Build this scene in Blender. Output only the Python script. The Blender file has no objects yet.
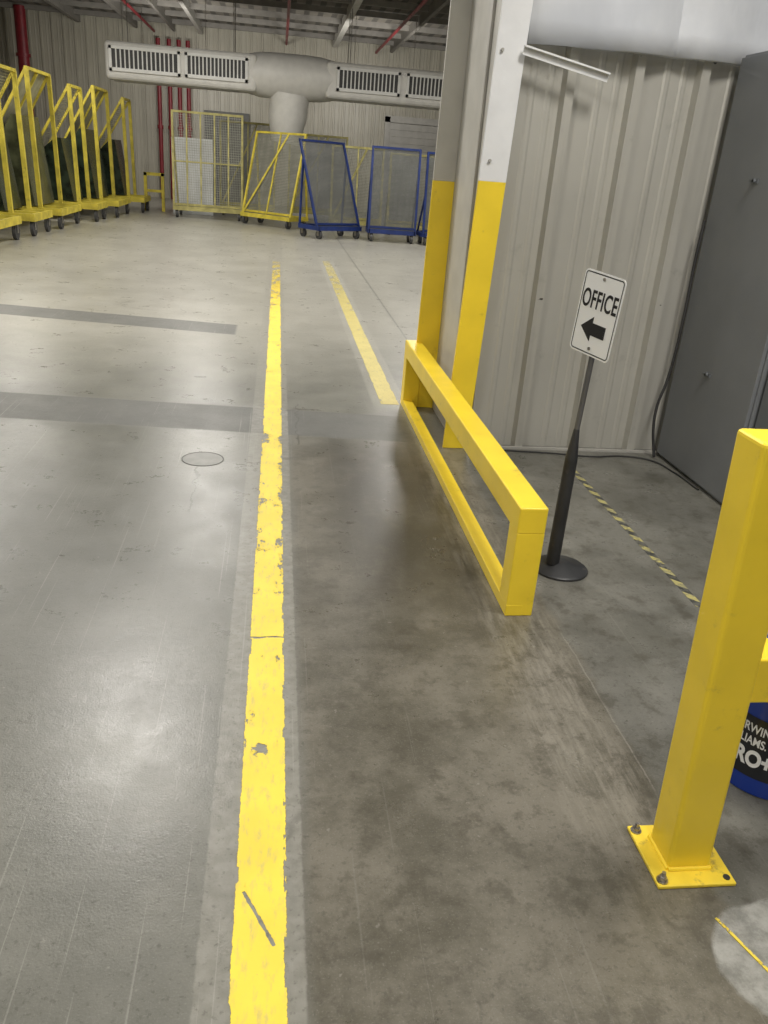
import bpy, bmesh, math, random
from mathutils import Vector, Matrix
random.seed(4)
sc=bpy.context.scene
try: sc.view_settings.view_transform='Standard'
except Exception: pass
COL=sc.collection

# ---------------------------------------------------------------- camera
cam=bpy.data.cameras.new('camera'); cam.sensor_fit='VERTICAL'; cam.sensor_height=24; cam.lens=24*810/1024
cam.clip_start=.05
co=bpy.data.objects.new('camera',cam); COL.objects.link(co)
R=Matrix(((0.99038,-0.01947,-0.13696),(-0.11779,0.40050,-0.90869),(0.07254,0.91609,0.39435)))
co.matrix_world=Matrix.Translation((0,0,1.45))@R.to_4x4()
sc.camera=co

# ---------------------------------------------------------------- materials
class NT:
    def __init__(s,name):
        s.mat=bpy.data.materials.new(name); s.mat.use_nodes=True
        s.t=s.mat.node_tree; s.b=s.t.nodes['Principled BSDF']; s.o=s.t.nodes['Material Output']
        s.tc=s.t.nodes.new('ShaderNodeTexCoord')
    def new(s,k): return s.t.nodes.new(k)
    def ln(s,a,b): s.t.links.new(a,b)
    def set(s,sock,v):
        if isinstance(v,bpy.types.NodeSocket): s.ln(v,sock)
        else: sock.default_value=v
    def m(s,op,a,b=0.0,c=None,clamp=False):
        n=s.new('ShaderNodeMath'); n.operation=op; n.use_clamp=clamp
        s.set(n.inputs[0],a); s.set(n.inputs[1],b)
        if c is not None: s.set(n.inputs[2],c)
        return n.outputs[0]
    def mr(s,v,a,b,c=0.0,d=1.0):
        n=s.new('ShaderNodeMapRange'); n.interpolation_type='SMOOTHSTEP'
        s.set(n.inputs['Value'],v)
        n.inputs['From Min'].default_value=a; n.inputs['From Max'].default_value=b
        n.inputs['To Min'].default_value=c; n.inputs['To Max'].default_value=d
        return n.outputs['Result']
    def mix(s,f,a,b):
        n=s.new('ShaderNodeMix'); n.data_type='RGBA'
        s.set(n.inputs[0],f)
        for i,v in ((6,a),(7,b)):
            if isinstance(v,tuple): v=(*v,1) if len(v)==3 else v
            s.set(n.inputs[i],v)
        return n.outputs[2]
    def noise(s,scale,detail=4,vec=None,rough=.5,stretch=None):
        v=vec or s.tc.outputs['Object']
        if stretch:
            mp=s.new('ShaderNodeMapping'); mp.inputs['Scale'].default_value=stretch[:3]
            if len(stretch)>3: mp.inputs['Rotation'].default_value=(0,0,stretch[3])
            s.ln(v,mp.inputs[0]); v=mp.outputs[0]
        n=s.new('ShaderNodeTexNoise'); n.inputs['Scale'].default_value=scale; n.inputs['Detail'].default_value=detail
        n.inputs['Roughness'].default_value=rough
        s.ln(v,n.inputs['Vector']); return n.outputs['Fac']
    def bump(s,h,st=.2,dist=.01):
        n=s.new('ShaderNodeBump'); n.inputs['Strength'].default_value=st; n.inputs['Distance'].default_value=dist
        s.ln(h,n.inputs['Height']); s.ln(n.outputs[0],s.b.inputs['Normal'])

def paint(name,col,rough=.45,metal=0.0,var=.12,dirt=None,scale=6,bump=.05,dirtamt=(.58,.75),fine=60):
    n=NT(name)
    a=n.noise(scale,5)
    c=n.mix(n.mr(a,.3,.7),tuple(x*(1-var) for x in col),tuple(min(1,x*(1+var)) for x in col))
    if dirt:
        c=n.mix(n.mr(n.noise(scale*2.3,8,rough=.7),dirtamt[0],dirtamt[1]),c,dirt)
    n.ln(c,n.b.inputs['Base Color'])
    n.b.inputs['Roughness'].default_value=rough; n.b.inputs['Metallic'].default_value=metal
    if bump: n.bump(n.noise(fine,4),bump)
    return n.mat
Y_PAINT=paint('yellow_paint',(.95,.70,.04),.36,var=.05,dirt=(.50,.36,.06),scale=5,dirtamt=(.60,.82),bump=.10,fine=25)
Y_RACK=paint('yellow_rack_paint',(.62,.51,.06),.5,var=.2,dirt=(.2,.17,.06))
Y_DULL=paint('dull_yellow_paint',(.40,.36,.13),.5,var=.25)
WHITE=paint('white_paint',(.78,.79,.80),.5,var=.05,dirt=(.5,.5,.48),dirtamt=(.68,.9))
GREYP=paint('grey_primer',(.40,.39,.36),.5,var=.08,dirt=(.25,.24,.22),dirtamt=(.62,.85))
FLG=paint('pale_grey_paint',(.52,.51,.47),.5,var=.06)
DUSK=paint('roof_steel_grey',(.20,.19,.17),.6,var=.1)
BLUE=paint('blue_rack_paint',(.012,.030,.14),.45,var=.2)
DUCT=paint('duct_pale_metal',(.66,.65,.61),.45,.0,var=.05)
REG=paint('register_white',(.74,.74,.71),.5,var=.04)
DARK=paint('dark_void',(.06,.06,.06),.7,var=.1,bump=0)
RED=paint('red_pipe_paint',(.20,.012,.02),.45,var=.15)
RUB=paint('black_rubber',(.03,.03,.03),.7,var=.2)
WHEEL=paint('dark_caster_tread',(.05,.05,.05),.6,var=.2)
BLK=paint('black_cast_iron',(.028,.029,.031),.45,var=.3,dirt=(.13,.12,.11),dirtamt=(.6,.8))
ROD=paint('dark_grey_rod',(.09,.09,.09),.4,var=.2)
STEEL=paint('bolt_steel',(.35,.33,.3),.35,.9,var=.3,scale=40)
CAB=paint('dark_grey_enamel',(.185,.195,.205),.45,var=.06,dirt=(.25,.25,.25),dirtamt=(.66,.9),scale=3,fine=200)
CABD=paint('charcoal_enamel',(.13,.14,.15),.45,var=.06)
SIGNW=paint('sign_white',(.86,.87,.87),.35,var=.02,bump=0)
INK=paint('black_ink',(.012,.012,.014),.4,var=.1,bump=0)
BUCK=paint('blue_plastic',(.01,.04,.30),.3,var=.05,bump=0)
LBL=paint('black_label',(.012,.014,.02),.3,var=.1,bump=0)
LTXT=paint('white_label_print',(.8,.82,.85),.4,var=.02,bump=0)
SHEET=paint('pale_sheet',(.70,.72,.72),.4,var=.06)
GREEN=paint('dark_green_sheet',(.022,.032,.020),.25,var=.5)
OLIVE=paint('olive_sheet',(.06,.065,.035),.25,var=.4)
TAN=paint('tan_board',(.30,.29,.20),.5,var=.2,dirt=(.15,.15,.10))

def meshmat(name,col,pitch=.05,solid=.72):
    n=NT(name)
    sx=n.new('ShaderNodeSeparateXYZ'); n.ln(n.tc.outputs['Object'],sx.inputs[0])
    u=n.m('ADD',sx.outputs[0],sx.outputs[1]); v=sx.outputs[2]
    fu=n.m('FRACT',n.m('DIVIDE',u,pitch)); fv=n.m('FRACT',n.m('DIVIDE',v,pitch))
    hole=n.m('MULTIPLY',n.m('GREATER_THAN',fu,1-math.sqrt(1-solid)),n.m('GREATER_THAN',fv,1-math.sqrt(1-solid)))
    n.ln(n.m('SUBTRACT',1.0,hole),n.b.inputs['Alpha'])
    n.ln(n.mix(n.mr(n.noise(2,5),.3,.7),tuple(x*.8 for x in col),tuple(x*1.15 for x in col)),n.b.inputs['Base Color'])
    n.b.inputs['Roughness'].default_value=.5
    return n.mat
WIRE=meshmat('grey_expanded_mesh',(.10,.105,.10),.022,.72)
WIREY=meshmat('olive_wire_mesh',(.34,.33,.22),.04,.45)
WIREG=meshmat('grey_wire_mesh',(.20,.20,.16),.03,.58)
WIREL=meshmat('light_wire_mesh',(.36,.36,.30),.05,.22)

def wallmat(name,col,var=.06,streak=.25,metal=0.0):
    n=NT(name)
    c=n.mix(n.mr(n.noise(1.2,5),.3,.7),tuple(x*(1-var) for x in col),tuple(x*(1+var) for x in col))
    c=n.mix(n.m('MULTIPLY',n.mr(n.noise(5,6,stretch=(2.5,2.5,.18)),.52,.75),streak),c,tuple(x*.55 for x in col))
    c=n.mix(n.mr(n.noise(11,2),.77,.785),c,tuple(x*.12 for x in col))
    c=n.mix(n.m('MULTIPLY',n.mr(n.noise(7,7,rough=.7),.58,.72),.32),c,tuple(x*.55 for x in col))
    n.ln(c,n.b.inputs['Base Color']); n.b.inputs['Roughness'].default_value=.40; n.b.inputs['Metallic'].default_value=metal
    n.bump(n.noise(3,3),.2,.03)
    return n.mat
CORR=wallmat('corrugated_beige_steel',(.475,.465,.42),streak=.40,metal=.2)
CORRB=wallmat('corrugated_pale_steel',(.42,.40,.33),streak=.25)
PLAIN=wallmat('plain_wall_paint',(.5,.49,.45))
INSUL=NT('white_vinyl_insulation')
INSUL.ln(INSUL.mix(INSUL.mr(INSUL.noise(2,5),.3,.7),(.56,.585,.63),(.70,.72,.75)),INSUL.b.inputs['Base Color'])
INSUL.b.inputs['Roughness'].default_value=.45; INSUL.bump(INSUL.noise(3,4,stretch=(1,1,.4)),.5,.05); INSUL=INSUL.mat
CEIL=NT('ceiling_deck')
sx=CEIL.new('ShaderNodeSeparateXYZ'); CEIL.ln(CEIL.tc.outputs['Object'],sx.inputs[0])
rb=CEIL.m('GREATER_THAN',CEIL.m('FRACT',CEIL.m('MULTIPLY',sx.outputs[0],3.0)),.6)
CEIL.ln(CEIL.mix(rb,CEIL.mix(CEIL.mr(CEIL.noise(1.5,5),.3,.7),(.14,.13,.11),(.20,.185,.155)),(.08,.075,.065)),CEIL.b.inputs['Base Color']); CEIL.b.inputs['Roughness'].default_value=.7; CEIL=CEIL.mat

# floor -------------------------------------------------------------
def floor_material():
    n=NT('worn_concrete')
    sx=n.new('ShaderNodeSeparateXYZ'); n.ln(n.tc.outputs['Object'],sx.inputs[0])
    x0,y0=sx.outputs[0],sx.outputs[1]
    e=n.m('MULTIPLY',n.m('SUBTRACT',n.noise(9,5),.5),.10)
    ef=n.m('MULTIPLY',n.m('SUBTRACT',n.noise(40,4),.5),.010)
    big=n.m('MULTIPLY',n.m('SUBTRACT',n.noise(1.3,3),.5),.9)
    x=n.m('ADD',x0,ef); y=n.m('ADD',y0,ef)
    def band(v,a,b,s): return n.m('MULTIPLY',n.mr(v,a-s,a+s),n.mr(v,b-s,b+s,1,0))
    f=n.mr(n.noise(1.6,9,rough=.72),.32,.68)
    c=n.mix(f,(.126,.126,.108),(.192,.190,.165))
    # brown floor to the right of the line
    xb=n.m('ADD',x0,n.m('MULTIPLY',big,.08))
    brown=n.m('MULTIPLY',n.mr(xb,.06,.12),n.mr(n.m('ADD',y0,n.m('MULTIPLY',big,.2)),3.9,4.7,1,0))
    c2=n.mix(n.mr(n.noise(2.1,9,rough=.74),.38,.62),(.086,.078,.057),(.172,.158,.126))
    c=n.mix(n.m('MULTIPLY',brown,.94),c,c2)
    # dark patch beside the rail: its cast shadow painted in with floor stain
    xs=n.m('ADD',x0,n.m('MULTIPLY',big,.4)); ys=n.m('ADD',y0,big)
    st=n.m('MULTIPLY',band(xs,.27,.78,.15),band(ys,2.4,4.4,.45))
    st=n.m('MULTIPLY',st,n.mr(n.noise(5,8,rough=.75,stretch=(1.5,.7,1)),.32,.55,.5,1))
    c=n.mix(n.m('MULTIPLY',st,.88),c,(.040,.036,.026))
    st=n.m('MULTIPLY',band(xs,-1.3,.0,.3),band(ys,2.0,3.7,.5))
    c=n.mix(n.m('MULTIPLY',st,.40),c,(.092,.092,.079))
    # grey office bay floor
    off=n.m('MULTIPLY',n.mr(n.m('ADD',x0,e),.99,1.03),n.mr(y0,4.4,4.5,1,0))
    c=n.mix(n.m('MULTIPLY',off,.85),c,n.mix(n.mr(n.noise(2.4,8,rough=.68),.36,.64),(.115,.114,.098),(.195,.192,.170)))
    # pale scuffed strip beside the guard rail
    sc1=n.m('MULTIPLY',band(n.m('ADD',x0,e),.74,.99,.05),band(n.m('ADD',y0,big),1.2,4.2,.5))
    sc1=n.m('MULTIPLY',sc1,n.mr(n.noise(7,7,rough=.7,stretch=(6,.7,1)),.38,.66))
    c=n.mix(n.m('MULTIPLY',sc1,.5),c,(.29,.27,.225))
    ed=n.m('MULTIPLY',n.m('LESS_THAN',n.m('ABSOLUTE',n.m('SUBTRACT',n.m('ADD',x0,n.m('MULTIPLY',e,.2)),1.005)),.0025),band(y0,1.55,2.35,.1))
    c=n.mix(n.m('MULTIPLY',ed,.4),c,(.34,.32,.28))
    # lighter far floor: brightness of the distant lighting put into the colour
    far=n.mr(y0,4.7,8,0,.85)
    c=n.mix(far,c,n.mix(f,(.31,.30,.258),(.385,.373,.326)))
    # repair bands
    k1=n.m('ADD',y,n.m('MULTIPLY',x0,.2)); k2=n.m('ADD',y,n.m('MULTIPLY',x0,.09))
    b1=n.m('MULTIPLY',band(k1,7.05,7.5,.010),n.mr(x,-.36,-.33,1,0))
    b2=n.m('MULTIPLY',band(k2,4.42,4.92,.010),n.mr(n.m('ADD',x0,n.m('MULTIPLY',e,2)),.66,.88,1,0))
    bb=n.m('MAXIMUM',b1,b2)
    c=n.mix(n.m('MULTIPLY',bb,.9),c,n.mix(n.mr(n.noise(4,7,rough=.7),.3,.7),(.066,.067,.059),(.100,.100,.089)))
    # pale border left by previous, wider tape
    halo=n.m('MULTIPLY',n.mr(x,-.132,-.126),n.mr(x,.080,.086,1,0))
    halo=n.m('MULTIPLY',halo,n.mr(n.noise(14,6),.2,.55,.30,.62))
    c=n.mix(halo,c,n.mix(n.mr(n.noise(30,5),.3,.7),(.23,.223,.192),(.32,.31,.275)))
    h2=n.m('MULTIPLY',n.m('MULTIPLY',band(x,.64,.87,.01),band(y0,5.1,13,.2)),.35)
    c=n.mix(h2,c,(.44,.43,.38))
    jl=n.m('MULTIPLY',band(n.m('ADD',x0,n.m('MULTIPLY',e,.15)),1.175,1.19,.006),n.mr(y0,5.4,5.5))
    c=n.mix(n.m('MULTIPLY',jl,.7),c,(.1,.1,.09))
    for (cx,ya,yb_) in ((.135,4.25,5.05),(-.36,3.3,3.86)):
        cm=n.m('MULTIPLY',n.m('LESS_THAN',n.m('ABSOLUTE',n.m('ADD',n.m('SUBTRACT',x0,cx),e)),.004),band(y0,ya,yb_,.03))
        c=n.mix(n.m('MULTIPLY',cm,.7),c,(.04,.038,.03))
    for (cx,cy,rx,ry) in ((.19,4.93,.09,.012),(.10,4.90,.03,.02)):
        u=n.m('DIVIDE',n.m('SUBTRACT',x,cx),rx); v=n.m('DIVIDE',n.m('SUBTRACT',y,cy),ry)
        c=n.mix(n.m('MULTIPLY',n.m('LESS_THAN',n.m('ADD',n.m('MULTIPLY',u,u),n.m('MULTIPLY',v,v)),1.0),.6),c,(.05,.047,.04))
    vo=n.new('ShaderNodeTexVoronoi'); vo.feature='DISTANCE_TO_EDGE'; vo.inputs['Scale'].default_value=.42
    va=n.new('ShaderNodeVectorMath'); va.operation='ADD'; n.ln(n.tc.outputs['Object'],va.inputs[0])
    nz=n.new('ShaderNodeTexNoise'); nz.inputs['Scale'].default_value=2.5; nz.inputs['Detail'].default_value=6
    n.ln(n.tc.outputs['Object'],nz.inputs['Vector'])
    vs=n.new('ShaderNodeVectorMath'); vs.operation='SCALE'; vs.inputs['Scale'].default_value=.35; n.ln(nz.outputs['Color'],vs.inputs[0]); n.ln(vs.outputs[0],va.inputs[1])
    n.ln(va.outputs[0],vo.inputs['Vector'])
    cr=n.m('MULTIPLY',n.mr(vo.outputs['Distance'],.0008,.003,1,0),n.mr(n.noise(1.2,3),.5,.62))
    c=n.mix(n.m('MULTIPLY',cr,.5),c,(.06,.055,.045))
    scr=None
    for sc_,rot,th in ((5,.15,.70),(3.2,.5,.70),(4.3,-.25,.70)):
        s_=n.mr(n.noise(sc_,2,rough=.4,stretch=(26,.22,1,rot)),th,th+.04)
        scr=s_ if scr is None else n.m('MAXIMUM',scr,s_)
    c=n.mix(n.m('MULTIPLY',scr,n.mr(x0,-.1,.2,.22,.08)),c,(.45,.44,.40))
    c=n.mix(n.m('MULTIPLY',n.mr(n.noise(70,4,rough=.6),.56,.68),.42),c,(.060,.057,.045))
    c=n.mix(n.m('MULTIPLY',n.mr(n.noise(45,3),.68,.76),.35),c,(.34,.325,.285))
    c=n.mix(n.m('MULTIPLY',n.mr(n.noise(210,2),.55,.75),.28),c,(.29,.285,.25))
    c=n.mix(n.m('MULTIPLY',n.mr(n.noise(9,2),.80,.815),.7),c,(.60,.59,.56))
    blot=n.mr(n.noise(10,8,rough=.75),.50,.62)
    c=n.mix(n.m('MULTIPLY',blot,n.m('MULTIPLY',brown,.50)),c,(.058,.051,.036))
    # pale filler patch near post
    dx=n.m('DIVIDE',n.m('SUBTRACT',n.m('ADD',x0,n.m('MULTIPLY',e,.8)),1.10),.185); dy=n.m('DIVIDE',n.m('SUBTRACT',n.m('ADD',y0,n.m('MULTIPLY',e,.8)),1.04),.165)
    pr=n.m('ADD',n.m('MULTIPLY',dx,dx),n.m('MULTIPLY',dy,dy))
    pm=n.mr(pr,.85,1.03,1,0)
    c=n.mix(n.m('MULTIPLY',pm,.88),c,n.mix(n.mr(n.noise(10,8,rough=.75),.36,.64),(.19,.19,.175),(.36,.36,.335)))
    n.ln(c,n.b.inputs['Base Color'])
    r=n.mr(n.noise(5,9,rough=.8),.3,.7,.26,.35)
    r=n.m('ADD',r,n.m('MULTIPLY',bb,.14))
    n.ln(n.m('SUBTRACT',r,n.m('MULTIPLY',pm,.08)),n.b.inputs['Roughness'])
    n.b.inputs['Specular IOR Level'].default_value=.48
    hh=n.m('ADD',n.m('MULTIPLY',n.noise(38,5),.5),n.m('MULTIPLY',n.noise(190,3),.5))
    n.bump(hh,.16,.006)
    return n.mat
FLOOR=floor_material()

def line_mat(name,xc,hw,y1,y2,fade,base=(.78,.60,.055),thr=.55,marks=False,soft=None):
    n=NT(name)
    sx=n.new('ShaderNodeSeparateXYZ'); n.ln(n.tc.outputs['Object'],sx.inputs[0])
    x,y=sx.outputs[0],sx.outputs[1]
    d=n.m('ABSOLUTE',n.m('SUBTRACT',x,xc))
    rag=n.m('MULTIPLY',n.m('SUBTRACT',n.noise(45,7,rough=.75),.5),.012)
    rag2=n.m('MULTIPLY',n.m('GREATER_THAN',n.noise(7,4),.57),.005)
    d=n.m('ADD',n.m('ADD',d,rag),rag2)
    edge=n.mr(d,hw-.001,hw+.001,1,0)
    chip=n.noise(8,10,rough=.80,stretch=(1,.45,1))
    lim=n.m('SUBTRACT',thr+.07,n.mr(y,y1,y2,0,fade))
    mid=n.m('MULTIPLY',n.m('MULTIPLY',n.mr(y,2.3,2.9),n.mr(y,4.2,5.0,1,0)),n.mr(d,0,hw,.02,.10))
    hole=n.m('GREATER_THAN',n.m('ADD',chip,mid),lim)
    if marks:
        q=n.m('SUBTRACT',n.noise(28,6,rough=.75),.5)
        dx=n.m('DIVIDE',n.m('SUBTRACT',x,-.018),.026); dy=n.m('DIVIDE',n.m('SUBTRACT',y,1.74),.030)
        h2=n.m('LESS_THAN',n.m('ADD',n.m('ADD',n.m('MULTIPLY',dx,dx),n.m('MULTIPLY',dy,dy)),n.m('MULTIPLY',q,7)),.7)
        ax,ay,bx,by=-.045,1.285,.022,1.15
        L=math.hypot(bx-ax,by-ay); ux,uy=(bx-ax)/L,(by-ay)/L
        t=n.m('ADD',n.m('MULTIPLY',n.m('SUBTRACT',x,ax),ux),n.m('MULTIPLY',n.m('SUBTRACT',y,ay),uy))
        s_=n.m('ABSOLUTE',n.m('SUBTRACT',n.m('MULTIPLY',n.m('SUBTRACT',x,ax),uy),n.m('MULTIPLY',n.m('SUBTRACT',y,ay),ux)))
        h3=n.m('MULTIPLY',n.m('LESS_THAN',n.m('ADD',s_,n.m('MULTIPLY',q,.014)),.0040),n.m('MULTIPLY',n.m('GREATER_THAN',t,0),n.m('LESS_THAN',t,L)))
        hole=n.m('MAXIMUM',n.m('MAXIMUM',hole,h2),h3)
    a=n.m('MULTIPLY',edge,n.m('SUBTRACT',1.0,hole))
    cut=n.m('LESS_THAN',n.m('ABSOLUTE',n.m('ADD',n.m('SUBTRACT',y,2.29),n.m('MULTIPLY',n.m('SUBTRACT',n.noise(30,4),.5),.04))),.0055)
    a=n.m('MULTIPLY',a,n.m('SUBTRACT',1.0,cut))
    if soft: a=n.m('MULTIPLY',a,n.mr(y,soft[0],soft[1],.92,.22))
    else: a=n.m('MULTIPLY',a,n.mr(y,y2-4.5,y2,1,.2))
    c=n.mix(n.mr(n.noise(6,6),.3,.7),base,tuple(min(1,v*1.12) for v in base))
    c=n.mix(n.m('MULTIPLY',n.mr(n.noise(26,7,rough=.7,stretch=(2,.6,1)),.50,.68),.55),c,(.46,.40,.17))
    n.ln(c,n.b.inputs['Base Color']); n.b.inputs['Roughness'].default_value=.5
    n.bump(n.noise(60,6,rough=.7),.2,.004)
    n.ln(a,n.b.inputs['Alpha'])
    return n.mat

# ---------------------------------------------------------------- geometry helpers
class B:
    def __init__(s): s.bm=bmesh.new()
    def box(s,x0,x1,y0,y1,z0,z1,M=None):
        vs=[s.bm.verts.new(((M@Vector(p)) if M else Vector(p))) for p in
            ((x0,y0,z0),(x1,y0,z0),(x1,y1,z0),(x0,y1,z0),(x0,y0,z1),(x1,y0,z1),(x1,y1,z1),(x0,y1,z1))]
        for f in ((3,2,1,0),(4,5,6,7),(0,1,5,4),(1,2,6,5),(2,3,7,6),(3,0,4,7)): s.bm.faces.new([vs[i] for i in f])
        return s
    def bar(s,a,b,w,h=None,upv=(0,0,1)):
        a=Vector(a);b=Vector(b);d=(b-a);L=d.length;d.normalize();h=h or w
        u=Vector(upv)
        if abs(d.dot(u))>.98: u=Vector((1,0,0))
        sx=d.cross(u).normalized(); u2=sx.cross(d)
        M=Matrix((sx,d,u2)).transposed().to_4x4(); M.translation=a
        return s.box(-w/2,w/2,0,L,-h/2,h/2,M)
    def cyl(s,a,b,r,r2=None,seg=16,cap=True):
        a=Vector(a);b=Vector(b);d=(b-a);L=d.length
        q=d.to_track_quat('Z','Y').to_matrix().to_4x4(); q.translation=(a+b)/2
        bmesh.ops.create_cone(s.bm,cap_ends=cap,segments=seg,radius1=r,radius2=r if r2 is None else r2,depth=L,matrix=q)
        return s
    def lathe(s,prof,seg=32,c=(0,0),M=None):
        rings=[]
        for r,z in prof:
            rings.append([s.bm.verts.new((M@Vector((c[0]+r*math.cos(2*math.pi*i/seg),c[1]+r*math.sin(2*math.pi*i/seg),z))) if M else (c[0]+r*math.cos(2*math.pi*i/seg),c[1]+r*math.sin(2*math.pi*i/seg),z)) for i in range(seg)])
        for a,b in zip(rings,rings[1:]):
            for i in range(seg): s.bm.faces.new((a[i],a[(i+1)%seg],b[(i+1)%seg],b[i]))
        s.bm.faces.new(list(reversed(rings[0]))); s.bm.faces.new(rings[-1]); return s
    def quad(s,a,b,c,d): s.bm.faces.new([s.bm.verts.new(Vector(p)) for p in (a,b,c,d)]); return s
    def prism(s,pts,M,t):
        a=[s.bm.verts.new(M@Vector((p[0],p[1],0))) for p in pts]; b=[s.bm.verts.new(M@Vector((p[0],p[1],t))) for p in pts]
        s.bm.faces.new(list(reversed(a))); s.bm.faces.new(b)
        k=len(pts)
        for i in range(k): s.bm.faces.new((a[i],a[(i+1)%k],b[(i+1)%k],b[i]))
        return s
    def obj(s,name,mat,parent=None,bevel=0,smooth=False,**kw):
        me=bpy.data.meshes.new(name); bmesh.ops.recalc_face_normals(s.bm,faces=s.bm.faces); s.bm.to_mesh(me); s.bm.free()
        me.materials.append(mat)
        if smooth:
            for p in me.polygons: p.use_smooth=True
            try: me.set_sharp_from_angle(angle=math.radians(35))
            except Exception: pass
        o=bpy.data.objects.new(name,me); COL.objects.link(o)
        if parent: o.parent=parent
        if bevel:
            md=o.modifiers.new('bevel','BEVEL'); md.width=bevel; md.segments=3; md.limit_method='ANGLE'
        for k,v in kw.items(): o[k]=v
        return o
def root(name,loc,label,cat,rz=0,group=None):
    e=bpy.data.objects.new(name,None); COL.objects.link(e); e.location=loc; e.rotation_euler=(0,0,rz); e.empty_display_size=.1
    e['label']=label; e['category']=cat
    if group: e['group']=group
    return e
def st(o): o['kind']='structure'; return o

# ---------------------------------------------------------------- room
XL,XR,YB,YF,ZC=-7.8,7.8,27.0,-3.5,4.65
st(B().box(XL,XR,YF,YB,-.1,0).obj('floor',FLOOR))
st(B().box(XL,XR,YF,YB,ZC,ZC+.1).obj('ceiling',CEIL))
def corrugated(name,mat,L,z0,z1,M,pitch=.305,h=.035,minor=.008):
    pts=[];x=0
    def add(a,b): pts.append((a,b))
    while x<L-1e-4:
        for dx,d in ((0,0),(.075,0),(.085,minor),(.10,minor),(.11,0),(.155,0),(.165,minor),(.18,minor),(.19,0),(.222,0),(.232,h),(.272,h),(.282,0)):
            dx*=pitch/.305
            if x+dx<=L: add(x+dx,d)
        x+=pitch
    add(L,0)
    b=B(); lo=[];hi=[]
    for a,d in pts:
        lo.append(b.bm.verts.new(M@Vector((a,-d,z0)))); hi.append(b.bm.verts.new(M@Vector((a,-d,z1))))
    for i in range(len(pts)-1): b.bm.faces.new((lo[i],lo[i+1],hi[i+1],hi[i]))
    q=[b.bm.verts.new(M@Vector(p)) for p in ((0,.05,z0),(L,.05,z0),(L,.05,z1),(0,.05,z1))]
    b.bm.faces.new(q)
    b.bm.faces.new((lo[0],hi[0],q[3],q[0])); b.bm.faces.new((lo[-1],hi[-1],q[2],q[1]))
    o=b.obj(name,mat); return st(o)
corrugated('wall_back',CORRB,XR-XL,0,ZC,Matrix.Translation((XL,YB,0)))
corrugated('wall_left',CORRB,YB-YF,0,ZC,Matrix.Translation((XL,YF,0))@Matrix.Rotation(math.pi/2,4,'Z'))
corrugated('wall_right',CORRB,YB-YF,0,ZC,Matrix.Translation((XR,YB,0))@Matrix.Rotation(-math.pi/2,4,'Z'))
st(B().box(XL,XR,YF-.1,YF,0,ZC).obj('wall_front',PLAIN))
corrugated('wall_office',CORR,XR-1.12-.02,0,2.03,Matrix.Translation((1.12,4.36,0)),pitch=.34,h=.05,minor=.004)
bi=B(); nx,nz=60,26
g=[[bi.bm.verts.new((1.12+(XR-1.12)*i/nx,4.33-.05*abs(math.sin(i*.9))-.02*math.sin(j*.7+i*.4),2.02+(ZC-2.02)*j/nz)) for j in range(nz+1)] for i in range(nx+1)]
for i in range(nx):
    for j in range(nz): bi.bm.faces.new((g[i][j],g[i+1][j],g[i+1][j+1],g[i][j+1]))
io=bi.obj('wall_insulation',INSUL,smooth=True); st(io)
md=io.modifiers.new('s','SOLIDIFY'); md.thickness=.03; md.offset=-1
st(B().box(1.12,XR,4.285,4.305,0,.012).obj('baseboard_office',GREYP))

for i,(x,mt,w) in enumerate(((-4.05,DUSK,.10),(-3.0,DUSK,.07),(-2.25,GREYP,.10),(1.55,FLG,.14),(3.2,DUSK,.08),(-5.6,DUSK,.12),(5.4,DUSK,.12))):
    o=B().box(x-w/2,x+w/2,YF,YB-.05,ZC-.22,ZC-.001).obj('trim_%d'%(i+1),mt); st(o)
for i in range(11):
    y=26.2-i*1.5
    o=B().box(XL,XR,y-.04,y+.04,ZC-.12,ZC-.001).obj('trim_%d'%(i+20),DUSK); st(o)
for x,y0 in ((.15,6),(-3.55,8),(2.75,9)):
    b=B().cyl((0,0,0),(0,26.9-y0,0),.035,seg=14)
    o=b.obj('sprinkler_pipe',RED,smooth=True,label='red painted sprinkler pipe hung under the ceiling deck',category='pipe',group='ceiling sprinkler pipes')
    o.location=(x,y0,4.395)

# ---------------------------------------------------------------- painted floor lines
def flat(name,x0,x1,y0,y1,mat,z=.0012,**kw):
    b=B(); b.box(x0,x1,y0,y1,.0002,z); return b.obj(name,mat,**kw)
flat('floor_line',-.085,.07,-1.0,12.6,line_mat('long_line_paint',-.008,.054,4.5,12.5,.12,marks=True),label='long chipped yellow line painted on concrete walkway',category='floor line')
flat('floor_line',.66,.86,5.12,13.0,line_mat('faded_line_paint',.755,.060,5,12.8,.08,base=(.64,.55,.19),thr=.545,soft=(5.5,12.8)),label='faded yellow line running on from the guard rail',category='floor line')
n=NT('hazard_tape'); sx=n.new('ShaderNodeSeparateXYZ'); n.ln(n.tc.outputs['Object'],sx.inputs[0])
fr=n.m('FRACT',n.m('MULTIPLY',n.m('ADD',sx.outputs[0],sx.outputs[1]),9.5))
c=n.mix(n.m('GREATER_THAN',fr,.5),(.045,.045,.042),(.46,.41,.15))
c=n.mix(n.m('MULTIPLY',n.mr(n.noise(30,6,rough=.7),.43,.60),.6),c,(.17,.17,.145))
n.ln(c,n.b.inputs['Base Color']); n.b.inputs['Roughness'].default_value=.5
n.ln(n.m('LESS_THAN',n.noise(14,8,rough=.75),.57),n.b.inputs['Alpha'])
flat('hazard_tape',1.594,1.628,2.50,3.95,n.mat,label='worn black and yellow striped hazard tape stuck to floor',category='floor tape')
n=NT('worn_streak_paint'); n.b.inputs['Base Color'].default_value=(.75,.58,.06,1); n.b.inputs['Roughness'].default_value=.5
n.ln(n.m('LESS_THAN',n.noise(60,6,rough=.7),.54),n.b.inputs['Alpha'])
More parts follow.
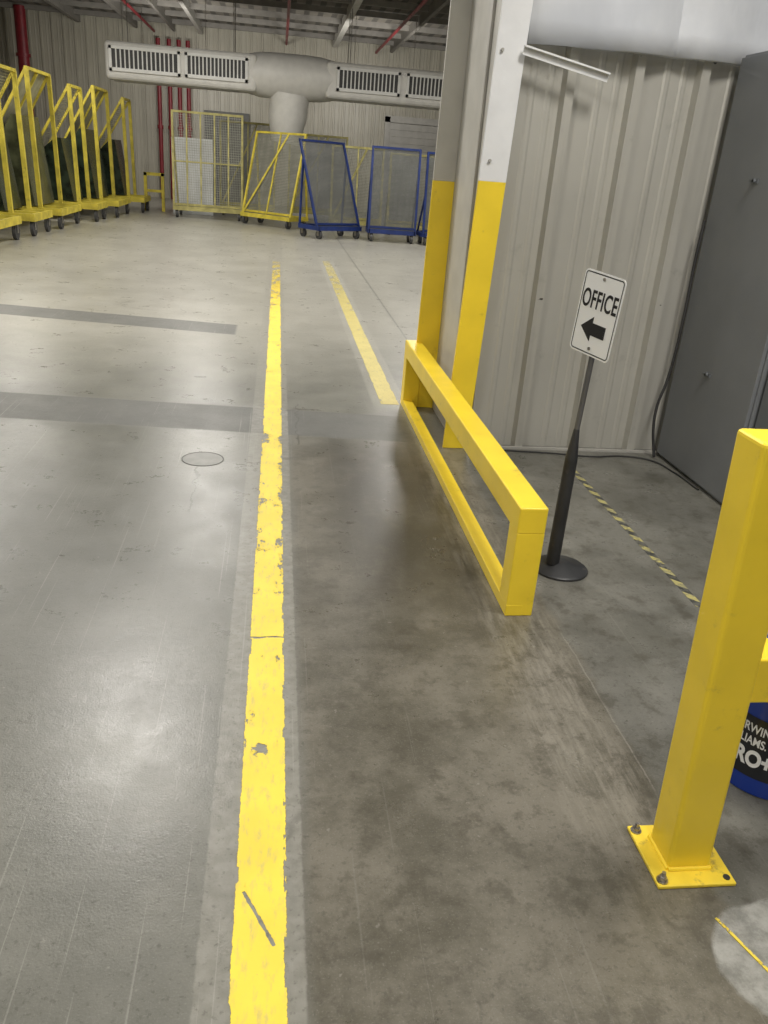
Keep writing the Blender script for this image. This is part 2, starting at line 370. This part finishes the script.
b=B(); b.bar((.972,1.160,.0015),(1.03,1.0,.0015),.007,.002)
b.obj('paint_streak',n.mat,label='thin yellow paint streak across pale filler patch',category='paint mark')
d=root('drain_cover',(-.355,3.975,0),'round metal cover set flush in the concrete','drain cover')
rim=B()
rim.lathe([(.106,.0003),(.106,.0018),(.101,.0018),(.101,.0003)],40).obj('rim',paint('drain_rim',(.07,.07,.06),.6),d)
pb=B(); pb.lathe([(.100,.0003),(.100,.0012)],40)
pb.obj('cover_plate',paint('drain_plate',(.145,.144,.125),.38,.0,var=.15,dirt=(.10,.10,.09),scale=14,bump=0),d)

# ---------------------------------------------------------------- guard rail
r=root('guard_rail',(.88,3.80,0),'low yellow box-section steel guard rail beside the column','guard rail')
y0,y1=2.43-3.80,5.17-3.80
B().box(-.05,.05,y0,y1,.32,.42).obj('top_rail',Y_PAINT,r,bevel=.007)
B().box(-.05,.012,y0,y1,.0,.045).obj('bottom_rail',Y_PAINT,r,bevel=.003)
B().box(-.0495,.0495,y0+.0005,y0+.10,.0,.325).obj('post',Y_PAINT,r,bevel=.004)
B().box(-.0495,.0495,y1-.10,y1-.0005,.0,.325).obj('post',Y_PAINT,r,bevel=.004)

# ---------------------------------------------------------------- column (H section, deep web)
c=root('building_column',(1.05,4.7,0),'tall steel H column, yellow below and white above','column')
def flange(xa0,xb0,xa1,xb1,y,z0,z1,t,name,mat,parent,lab=None):
    b=B()
    zs=(z0,z1)
    def X(z): k=z/ZC; return xa0+(xa1-xa0)*k, xb0+(xb1-xb0)*k
    v=[]
    for z in zs:
        a,bb=X(z)
        v.append([b.bm.verts.new((a-1.05,y-4.7,z)),b.bm.verts.new((bb-1.05,y-4.7,z)),b.bm.verts.new((bb-1.05,y+t-4.7,z)),b.bm.verts.new((a-1.05,y+t-4.7,z))])
    b.bm.faces.new(v[0][::-1]); b.bm.faces.new(v[1])
    for i in range(4): b.bm.faces.new((v[0][i],v[0][(i+1)%4],v[1][(i+1)%4],v[1][i]))
    o=b.obj(name,mat,parent,bevel=.002)
    if lab: o['label']=lab
    return o
flange(.95,1.085,1.075,1.225,4.27,0,1.405,.02,'flange',Y_PAINT,c,'yellow painted lower flange')
flange(.95,1.085,1.075,1.225,4.27,1.405,ZC,.02,'flange',WHITE,c,'white painted upper flange')
flange(.885,1.22,.94,1.25,5.08,0,1.38,.02,'flange',Y_PAINT,c,'yellow painted rear flange')
flange(.885,1.22,.94,1.25,5.08,1.38,ZC,.02,'flange',FLG,c,'pale grey rear flange')
b=B(); b.box(-.020,-.008,-.41,.38,0,ZC)
b.obj('web',FLG,c)
b=B(); b.box(-.034,-.021,-.2,-.18,0,ZC)
b.obj('web_seam',GREYP,c)
for z in (1.98,1.5):
    B().cyl((-.02,-.445,z),(-.02,-.43,z),.008,seg=6).obj('bolt',GREYP,c)
b=B(); b.bar((0,0,0),(.42,-.03,-.085),.030,.008); b.bar((0,.012,-.016),(.42,-.018,-.101),.006,.038)
o=b.obj('angle_brace',WHITE,c); o.location=(1.125-1.05,4.225-4.7,2.00)

# ---------------------------------------------------------------- dark cabinets
def cabinet(y0,y1,h,mat,lab,x=2.22,hand=()):
    r=root('metal_cabinet',(x,(y0+y1)/2,0),lab,'cabinet')
    hy=(y1-y0)/2
    B().box(.02,.85,-hy,hy,.0,h).obj('body',mat,r,bevel=.004)
    dd=B().box(0,.019,-hy+.008,hy-.008,.02,h-.015).obj('door',mat,r,bevel=.003)
    for yy,zz in hand:
        b=B(); b.box(-.006,0,yy-.025,yy+.025,zz-.010,zz+.010); b.cyl((-.018,yy,zz),(-.006,yy,zz),.010,seg=12); b.box(-.018,-.012,yy-.006,yy+.03,zz-.005,zz+.005)
        b.obj('latch',CABD,dd)
    return r
cabinet(3.46,4.265,2.06,CAB,'tall dark grey metal cabinet against ribbed wall',hand=((.01,1.5),(.03,.57)))
cabinet(2.3,3.44,1.95,CABD,'charcoal metal cabinet standing next to the grey one',x=2.25,hand=((.1,1.1),))

def curve(name,pts,rad,mat,**kw):
    cu=bpy.data.curves.new(name,'CURVE'); cu.dimensions='3D'; cu.bevel_depth=rad; cu.bevel_resolution=3
    s=cu.splines.new('BEZIER'); s.bezier_points.add(len(pts)-1)
    for p,q in zip(s.bezier_points,pts): p.co=q; p.handle_left_type=p.handle_right_type='AUTO'
    o=bpy.data.objects.new(name,cu); COL.objects.link(o)
    me=bpy.data.meshes.new_from_object(o.evaluated_get(bpy.context.evaluated_depsgraph_get()))
    bpy.data.objects.remove(o); o=bpy.data.objects.new(name,me); COL.objects.link(o)
    me.materials.clear(); me.materials.append(mat)
    for p in me.polygons: p.use_smooth=True
    for k,v in kw.items(): o[k]=v
    return o
curve('power_cable',[(1.3,4.24,.006),(1.55,4.22,.006),(1.8,4.18,.006),(2.0,4.2,.006),(2.13,4.15,.006),(2.19,3.95,.006),(2.205,3.7,.006)],.0045,RUB,label='thin black cable lying along the base of ribbed wall',category='cable')
curve('hanging_cable',[(2.20,4.24,1.30),(2.195,4.24,1.1),(2.20,4.24,.8),(2.18,4.235,.45),(2.15,4.23,.3),(2.15,4.22,.18),(2.18,4.20,.01)],.008,RUB,label='black cable hanging down the cabinet corner',category='cable')

# ---------------------------------------------------------------- text helper
def text_mesh(body,size,bold=0.0,sx=1.0,space=1.0):
    cu=bpy.data.curves.new('t','FONT'); cu.body=body; cu.size=size; cu.align_x='CENTER'; cu.align_y='CENTER'; cu.extrude=.0006; cu.offset=bold; cu.space_character=space
    o=bpy.data.objects.new('t',cu); COL.objects.link(o)
    bpy.context.view_layer.update()
    me=bpy.data.meshes.new_from_object(o.evaluated_get(bpy.context.evaluated_depsgraph_get()))
    bpy.data.objects.remove(o)
    for v in me.vertices: v.co.x*=sx
    return me

# ---------------------------------------------------------------- office sign on stand
s=root('sign_stand',(1.155,2.80,0),'OFFICE sign on black pole with round base','sign stand')
B().lathe([(.112,0),(.112,.008),(.104,.014),(.05,.024),(.034,.034)],40).obj('base',BLK,s,smooth=True)
px,py=-.03,.0
b=B(); b.cyl((px-.004,py,.028),(px,py,.47),.027,.024,seg=20); b.cyl((px,py,.47),(px+.001,py,.59),.024,.011,seg=20)
b.obj('sleeve',BLK,s,smooth=True)
B().cyl((px+.001,py,.58),(px+.020,py,1.10),.0105,seg=14).obj('pole',ROD,s,smooth=True)
ang=math.atan2(-.17,.07)
SW,SH=.205,.290
dirv=Vector((math.cos(ang),math.sin(ang),0)); nrm=Vector((dirv.y,-dirv.x,0))
Ms=Matrix((dirv,Vector((0,0,1)),nrm)).transposed().to_4x4()
Ms.translation=Vector((px+.022,py,1.012))+nrm*.024
Ms=Ms@Matrix.Rotation(math.radians(-4.5),4,'Z')
def rr(w,h,r,k=6):
    p=[]
    for cx,cy,a0 in ((w/2-r,h/2-r,0),(-w/2+r,h/2-r,90),(-w/2+r,-h/2+r,180),(w/2-r,-h/2+r,270)):
        for i in range(k+1):
            a=math.radians(a0+90*i/k); p.append((cx+r*math.cos(a),cy+r*math.sin(a)))
    return p
def T(x,y,z): return Ms@Matrix.Translation((x,y,z))
B().prism(rr(SW,SH,.018),T(0,0,0),.002).obj('sign_plate',SIGNW,s)
b=B(); o_=rr(SW-.012,SH-.012,.013); i_=rr(SW-.020,SH-.020,.009)
vo_=[b.bm.verts.new(T(0,0,.0024)@Vector((*p,0))) for p in o_]; vi_=[b.bm.verts.new(T(0,0,.0024)@Vector((*p,0))) for p in i_]
for i in range(len(o_)):
    j=(i+1)%len(o_); b.bm.faces.new((vo_[i],vo_[j],vi_[j],vi_[i]))
b.obj('sign_border',INK,s)
me=text_mesh('OFFICE',.088,.0012,.60,1.06); me.transform(T(0,.046,.003)); me.materials.clear(); me.materials.append(INK)
o=bpy.data.objects.new('lettering',me); COL.objects.link(o); o.parent=s
ar=[(-.066,-.052),(-.010,-.008),(-.010,-.030),(.058,-.030),(.058,-.074),(-.010,-.074),(-.010,-.096)]
B().prism(ar,T(0,0,.0022),.0012).obj('arrow',INK,s)
for yy in (.125,-.120):
    b=B(); b.cyl(T(0,yy,.002)@Vector((0,0,0)),T(0,yy,.006)@Vector((0,0,0)),.006,seg=12); b.obj('bolt',STEEL,s)

# ---------------------------------------------------------------- near post
p=root('guard_post',(.968,1.335,0),'thick yellow square post bolted to the floor','guard post')
B().box(-.093,.095,-.095,.088,0,.010).obj('base_plate',paint('worn_yellow_plate',(.86,.64,.05),.45,dirt=(.35,.26,.07),scale=9,dirtamt=(.54,.74)),p,bevel=.003)
b=B() 
bot=[(-.052,-.05),(.052,-.05),(.052,.05),(-.052,.05)]
lx,ly=-.045,.0
va=[b.bm.verts.new((x_,y_,.010)) for x_,y_ in bot]; vb=[b.bm.verts.new((x_+lx,y_+ly,1.04)) for x_,y_ in bot]
b.bm.faces.new(va[::-1]); b.bm.faces.new(vb)
for i in range(4): b.bm.faces.new((va[i],va[(i+1)%4],vb[(i+1)%4],vb[i]))
b.obj('post',Y_PAINT,p,bevel=.010)
b=B()
for (x1_,y1_),(x2_,y2_) in zip(bot,bot[1:]+bot[:1]): b.cyl((x1_,y1_,.012),(x2_,y2_,.012),.006,seg=8)
b.obj('weld_bead',Y_PAINT,p,smooth=True)
for bx,by in ((-.078,-.078),(-.078,.070),(.078,.070)):
    b=B(); b.cyl((bx,by,.010),(bx,by,.013),.013,seg=16); b.cyl((bx,by,.013),(bx,by,.022),.0095,seg=6); b.cyl((bx,by,.022),(bx,by,.034),.005,seg=10)
    b.obj('anchor_bolt',STEEL,p)
B().cyl((.078,-.078,.010),(.078,-.078,.0125),.008,seg=16).obj('bolt_hole_plug',BLK,p)
B().box(.020,1.3,-.04,.045,.465,.575).obj('side_rail',Y_PAINT,p,bevel=.006)

# ---------------------------------------------------------------- bucket
bx,by=1.345,1.62
bk=root('paint_bucket',(bx,by,0),'dark blue plastic paint bucket with black printed label','bucket')
B().lathe([(.128,0),(.132,.004),(.146,.30),(.156,.302),(.156,.312),(.148,.314),(.150,.335),(.160,.337),(.160,.347),(.151,.35),(.152,.365),(.142,.366),(.140,.30)],48).obj('body',BUCK,bk,smooth=True)
B().lathe([(.163,.355),(.165,.36),(.165,.378),(.158,.384),(.148,.380)],48).obj('lid',BUCK,bk,smooth=True)
fa0=math.atan2(-by,-bx)-.38
def rad(z): return .132+.014*z/.30
b=B(); a0,a1=fa0-.85,fa0+.90; rows=[.055,.235]; N=40; L=[]
for z in rows: L.append([b.bm.verts.new(((rad(z)+.0012)*math.cos(a0+(a1-a0)*i/N),(rad(z)+.0012)*math.sin(a0+(a1-a0)*i/N),z)) for i in range(N+1)])
for i in range(N): b.bm.faces.new((L[0][i],L[0][i+1],L[1][i+1],L[1][i]))
b.obj('label',LBL,bk,smooth=True)
def wrap(body,size,z,bold,sx,fa,name='lettering'):
    me=text_mesh(body,size,bold,sx)
    for v in me.vertices:
        zz=z+v.co.y; rr_=rad(zz)+.0022+v.co.z*.5; a=fa+v.co.x/rad(zz); v.co=(rr_*math.cos(a),rr_*math.sin(a),zz)
    me.materials.clear(); me.materials.append(LTXT)
    o=bpy.data.objects.new(name,me); COL.objects.link(o); o.parent=bk
wrap('SHERWIN',.036,.200,.0006,.70,fa0); wrap('WILLIAMS.',.036,.163,.0006,.66,fa0-.02); wrap('PRO+',.066,.110,.0028,.72,fa0+.12)
b=B()
for i in range(24):
    a=math.pi+fa0+math.pi/2+math.pi*i/24-math.pi; a2=math.pi+fa0+math.pi/2+math.pi*(i+1)/24-math.pi
    b.cyl((.168*math.cos(a),.168*math.sin(a),.33-.09*math.sin(math.pi*i/24)),(.168*math.cos(a2),.168*math.sin(a2),.33-.09*math.sin(math.pi*(i+1)/24)),.002,seg=6)
b.obj('handle',STEEL,bk)

# ---------------------------------------------------------------- rack carts
def caster(x,y,parent,r=.07):
    b=B(); b.cyl((x-.025,y,r),(x+.025,y,r),r,seg=18); b.obj('wheel',WHEEL,parent,smooth=True)
    b=B(); b.box(x-.037,x-.029,y-.03,y+.03,r*.8,r*2+.02); b.box(x+.029,x+.037,y-.03,y+.03,r*.8,r*2+.02); b.box(x-.040,x+.040,y-.035,y+.035,r*2+.01,r*2+.03)
    b.obj('caster_fork',STEEL,parent)
def lean_cart(loc,rz,w,h,lean,depth,fm,wm,lab,grp,t=.045,bars=0,hb=0,q=.5,diag=False):
    r=root('rack_cart',loc,lab,'rack cart',rz,grp)
    zb=.18; hw=w/2
    b=B()
    for y in (0,depth): b.bar((-hw,y,zb+.02),(hw,y,zb+.02),t,t*2.0)
    for x in (-hw,hw): b.bar((x,-.02,zb+.02),(x,depth+.02,zb+.02),t,t*2.0)
    b.obj('base_frame',fm,r)
    b=B()
    for x in (-hw,hw): b.bar((x,.03,zb),(x,lean,h),t)
    b.bar((-hw-t/2,lean,h),(hw+t/2,lean,h),t)
    b.bar((-hw,.05+lean*.03,zb+.1),(hw,.05+lean*.03,zb+.1),t)
    for k in range(bars):
        x=-hw+w*(k+1)/(bars+1); b.bar((x,.03,zb),(x,lean,h),t*.7)
    for k in range(hb):
        qq=(k+1)/(hb+1); b.bar((-hw,.03+(lean-.03)*qq,zb+(h-zb)*qq),(hw,.03+(lean-.03)*qq,zb+(h-zb)*qq),t*.6)
    if diag: b.bar((-hw,.0,zb),(hw*.35,lean-.02,h),t*.8)
    b.obj('leaning_frame',fm,r)
    for x in (-hw,hw):
        B().bar((x,depth,zb),(x,.03+(lean-.03)*q+.01,zb+(h-zb)*q),t*.8).obj('rear_brace',fm,r)
    B().quad((-hw,.035,zb),(hw,.035,zb),(hw,lean+.005,h),(-hw,lean+.005,h)).obj('mesh_panel',wm,r)
    for x in (-hw+.06,hw-.06):
        for y in (.05,depth-.05): caster(x,y,r,.08)
    return r
G='rack carts parked along the back'
lean_cart((-1.56,19.8,0),0,1.50,2.16,.12,.9,Y_DULL,WIREL,'tall yellowish cart with upright bars and pale panel',G,bars=4,t=.045,q=.9,hb=1)
lean_cart((-.28,18.9,0),math.radians(-40),1.35,1.88,.5,.62,Y_RACK,WIREG,'yellow leaning frame cart with wire mesh',G,t=.042,bars=1,q=.9,diag=True)
lean_cart((1.22,16.9,0),math.radians(36),1.08,1.75,.66,.60,BLUE,WIRE,'blue leaning rack cart turned at an angle',G,t=.040,q=.8)
lean_cart((2.26,16.9,0),0,.93,1.73,.12,.45,BLUE,WIRE,'blue upright rack cart with grey mesh',G,t=.040,q=.9)
lean_cart((3.42,16.8,0),math.radians(6),1.1,1.70,.15,.5,BLUE,WIRE,'blue rack cart partly behind the column',G,t=.040)
lean_cart((1.70,18.9,0),0,1.1,1.72,.2,.5,Y_DULL,WIREG,'dull yellow mesh cart parked behind the blue ones',G,t=.045,bars=1,diag=True)
lean_cart((3.0,18.8,0),0,1.2,1.66,.15,.5,Y_DULL,WIREG,'dull cart with grey mesh parked behind blue frames',G,t=.045)
lean_cart((-.75,21.6,0),0,1.3,2.1,.15,.5,Y_DULL,WIREG,'dull mesh cart in the rear row beside the wall',G,t=.045,bars=1,diag=True)
lean_cart((.95,21.6,0),0,1.4,1.95,.15,.5,Y_DULL,WIREG,'dull mesh cart standing below the duct outlet',G,t=.045,bars=1,diag=True)
o=B().box(-.47,.47,-.02,.02,0,1.66).obj('plastic_sheet',SHEET,bevel=.004,label='pale plastic sheet standing behind the wire cart',category='sheet'); o.location=(-2.0,21.0,0)
yb=root('floor_barrier',(-2.93,21.3,0),'short yellow tubular barrier by the carts','barrier')
for x in (-.2,.2): B().bar((x,0,0),(x,0,.85),.07).obj('post',Y_RACK,yb)
B().bar((-.235,0,.82),(.235,0,.82),.07).obj('cross_rail',Y_RACK,yb); B().bar((-.2,0,.45),(.2,0,.45),.06).obj('cross_rail',Y_RACK,yb)

# left yellow carts : upright posts on aisle side, sloping mesh behind
def aframe(x,y0,y1,h,lab,load=GREEN,panel=None,nb=3,top=1.4):
    L=y1-y0; r=root('a_frame_cart',(x-.32,y0,0),lab,'rack cart',0,'yellow sloped carts')
    D=1.3; E=.36; t=.048; zb=.22
    b=B()
    for xx in (E,-D): b.bar((xx,-.05,zb+.06),(xx,L+.05,zb+.06),t*1.3,.11)
    for yy in (0,L*.5,L): b.bar((E,yy,zb+.06),(-D,yy,zb+.06),t*1.3,.11)
    b.obj('base_frame',Y_RACK,r)
    b=B()
    for yy in (0,L): b.bar((.04,yy,zb+.07),(0,yy,h),t*1.35)
    b.bar((0,-.03,h),(0,L+.03,h),t)
    b.obj('upright_frame',Y_RACK,r)
    for k in range(nb):
        yy=L*k/(nb-1); B().bar((-.02,yy,h-.03),(-D,yy,zb+.07),t*.9).obj('sloping_brace',Y_RACK,r)
    B().quad((-.03,0,h),(-.03,L,h),(-D+.02,L,zb),(-D+.02,0,zb)).obj('slope_panel',panel or WIREY,r)
    M=Matrix(((1,0,0,0),(0,0,1,.04),(0,1,0,0),(0,0,0,1)))
    B().prism([(-.06,.35),(-1.14,.35),(-.62,1.20),(-.32,top),(-.22,top)],M,L-.08).obj('stored_panel',load,r)
    for xx in (E-.03,-D+.08):
        for yy in (.08,L-.08): caster(xx,yy,r,.12)
for (xx,ya,yb2,hh,lab,ld,pn,nb,tp) in (
 (-3.88,11.9,13.4,2.42,'yellow sloped cart with tall upright posts',GREEN,TAN,3,1.70),
 (-3.80,13.9,14.9,2.36,'yellow wheeled cart holding dark green panels',GREEN,WIREY,2,1.50),
 (-3.72,15.3,16.7,2.44,'yellow wheeled cart with tan sloped board',OLIVE,TAN,3,1.75),
 (-3.50,17.2,18.1,2.34,'yellow wheeled cart with wire mesh slope',GREEN,WIREY,2,1.45),
 (-3.34,18.5,19.9,2.42,'yellow wheeled cart with tan sloped board',GREEN,TAN,3,1.65),
 (-3.10,20.4,21.3,2.34,'yellow cart at the end of the parked row',GREEN,WIREY,2,1.5)):
    aframe(xx,ya,yb2,hh,lab,ld,pn,nb,tp)

# ---------------------------------------------------------------- duct with registers
dct=root('air_duct',(0,20.0,2.5),'pale metal air duct with four louvred registers','air duct')
Z0,Z1=.17,.90
def seg(x0,x1,name='duct_section'):
    b=B(); b.box(x0,x1,0,.85,Z0,Z1)
    b.obj(name,DUCT,dct,bevel=.09)
seg(-3.68,-.50); seg(.98,5.2)
MX=Matrix(((0,0,1,0),(1,0,0,.40),(0,1,0,.54),(0,0,0,1)))
b=B(); b.lathe([(.36,-.80),(.40,-.66),(.445,-.44),(.46,-.1),(.46,.55),(.445,.90),(.40,1.14),(.36,1.28)],40,M=MX)
b.obj('round_section',DUCT,dct,smooth=True)
MZ=Matrix.Translation((.20,.40,0))@Matrix.Rotation(math.radians(5),4,'Y')
b=B(); b.lathe([(.30,-.80),(.31,-.78),(.38,-.50),(.43,-.25),(.43,.2)],36,M=MZ)
b.obj('drop_pipe',DUCT,dct,smooth=True)
for x0,x1 in ((-3.58,-2.12),(-2.02,-.70),(1.22,2.62),(2.76,4.12)):
    z0,z1=.33,.80
    b=B(); f=.055
    b.box(x0,x1,-.045,-.001,z1-f,z1); b.box(x0,x1,-.045,-.001,z0,z0+f); b.box(x0,x0+f,-.045,-.001,z0,z1); b.box(x1-f,x1,-.045,-.001,z0,z1)
    o=b.obj('register',REG,dct)
    B().box(x0+f,x1-f,-.012,-.002,z0+f,z1-f).obj('register_opening',DARK,o)
    b=B(); k=15
    for i in range(1,k): 
        xx=x0+f+(x1-x0-2*f)*i/k; b.box(xx-.013,xx+.013,-.035,-.014,z0+f,z1-f)
    b.box(x0+f,x1-f,-.038,-.012,z0+f,z0+f+.012)
    b.obj('louvre',REG,o)
for xx in (-3.3,-1.0,1.5,4.0):
    for yy in (.1,.75): B().cyl((xx,yy,Z1-.02),(xx,yy,ZC-2.5),.010,seg=6).obj('hanger_rod',DUSK,dct)

# red pipes on back wall
for x in (-3.42,-3.12,-2.85,-2.6):
    b=B(); b.cyl((0,0,0),(0,0,4.2),.06,seg=14); b.cyl((0,0,1.9),(0,0,2.0),.085,seg=14)
    o=b.obj('red_riser_pipe',RED,smooth=True,label='red vertical fire riser pipe on back wall',category='pipe',group='fire riser pipes'); o.location=(x,26.6,0)
b=B(); b.cyl((0,0,0),(0,0,4.6),.15,seg=20); b.cyl((0,0,3.4),(0,0,3.48),.19,seg=20)
o=b.obj('red_riser_pipe',RED,smooth=True,label='thick red vertical pipe near corner of wall',category='pipe',group='fire riser pipes'); o.location=(-6.95,26.2,0)
dr=B() 
for i in range(14): dr.box(3.3,5.6,26.90-.012*(i%2),26.93,.0+i*.185,.18+i*.185)
st(dr.obj('door_1',GREYP))
b=B(); b.box(3.15,3.3,26.86,26.95,0,2.75); b.box(5.6,5.75,26.86,26.95,0,2.75); b.box(3.15,5.75,26.86,26.95,2.6,2.78); st(b.obj('trim_40',GREYP))
st(B().box(-2.2,-.9,26.86,26.94,0,2.5).obj('door_2',paint('dark_door',(.10,.10,.09),.5)))

# ---------------------------------------------------------------- lamps
EM=NT('lamp_diffuser'); EM.b.inputs['Emission Color'].default_value=(1,.97,.92,1); EM.b.inputs['Emission Strength'].default_value=3; EM=EM.mat
def lamp(x,y,z,pw,L=1.2,W=.6,col=(1,.96,.90)):
    r=root('ceiling_light',(x,y,z),'rectangular white high-bay ceiling light fixture','ceiling light',group='high-bay lights')
    B().box(-W/2,W/2,-L/2,L/2,0,.08).obj('housing',WHITE,r,bevel=.01)
    B().box(-W/2+.03,W/2-.03,-L/2+.03,L/2-.03,-.012,-.001).obj('diffuser',EM,r)
    for s_ in (-1,1): B().cyl((0,s_*L*.35,.08),(0,s_*L*.35,ZC-z),.006,seg=6).obj('hanger',STEEL,r)
    li=bpy.data.lights.new('lamp','AREA'); li.shape='RECTANGLE'; li.size=W; li.size_y=L
    li.energy=pw; li.color=col
    lo=bpy.data.objects.new('lamp',li); COL.objects.link(lo); lo.location=(x,y,z-.03)
for x,y,p_ in ((-1.35,7.0,150),(-4.6,6.5,105),(-1.6,1.0,70),(1.7,1.6,122),(.4,-1.8,90),(1.9,8.5,110),(-1.0,12.0,112),(2.8,13.0,108),(-4.8,12.5,100),(-1.5,16.6,98),(2.8,15.6,100),(-5.0,16.6,95)):  # unseen lamps behind the camera and by the office added to brighten facing surfaces
    lamp(x,y,4.2,p_)
for x in (-2.4,2.4):  # lamps added out of sight behind the duct to brighten the back wall
    r=root('added_wall_light',(x,21.5,3.05),'added linear lamp unseen behind duct, brightening the back wall','ceiling light',group='added back wall lights')
    B().box(-.9,.9,-.08,.04,-.06,.10).obj('housing',WHITE,r,bevel=.01)
    B().box(-.87,.87,.041,.046,-.05,.09).obj('diffuser',EM,r)
    for s_ in (-.7,.7): B().cyl((s_,0,.1),(s_,0,ZC-3.05),.006,seg=6).obj('hanger',STEEL,r)
    li=bpy.data.lights.new('lamp','AREA'); li.shape='RECTANGLE'; li.size=1.7; li.size_y=.14; li.energy=88; li.color=(1,.96,.90)
    lo=bpy.data.objects.new('lamp',li); COL.objects.link(lo); lo.location=(x,21.57,3.07); lo.rotation_euler=(math.radians(95),0,0)
w=bpy.data.worlds.new('world'); sc.world=w; w.use_nodes=True
w.node_tree.nodes['Background'].inputs[0].default_value=(.9,.95,1,1); w.node_tree.nodes['Background'].inputs[1].default_value=.3
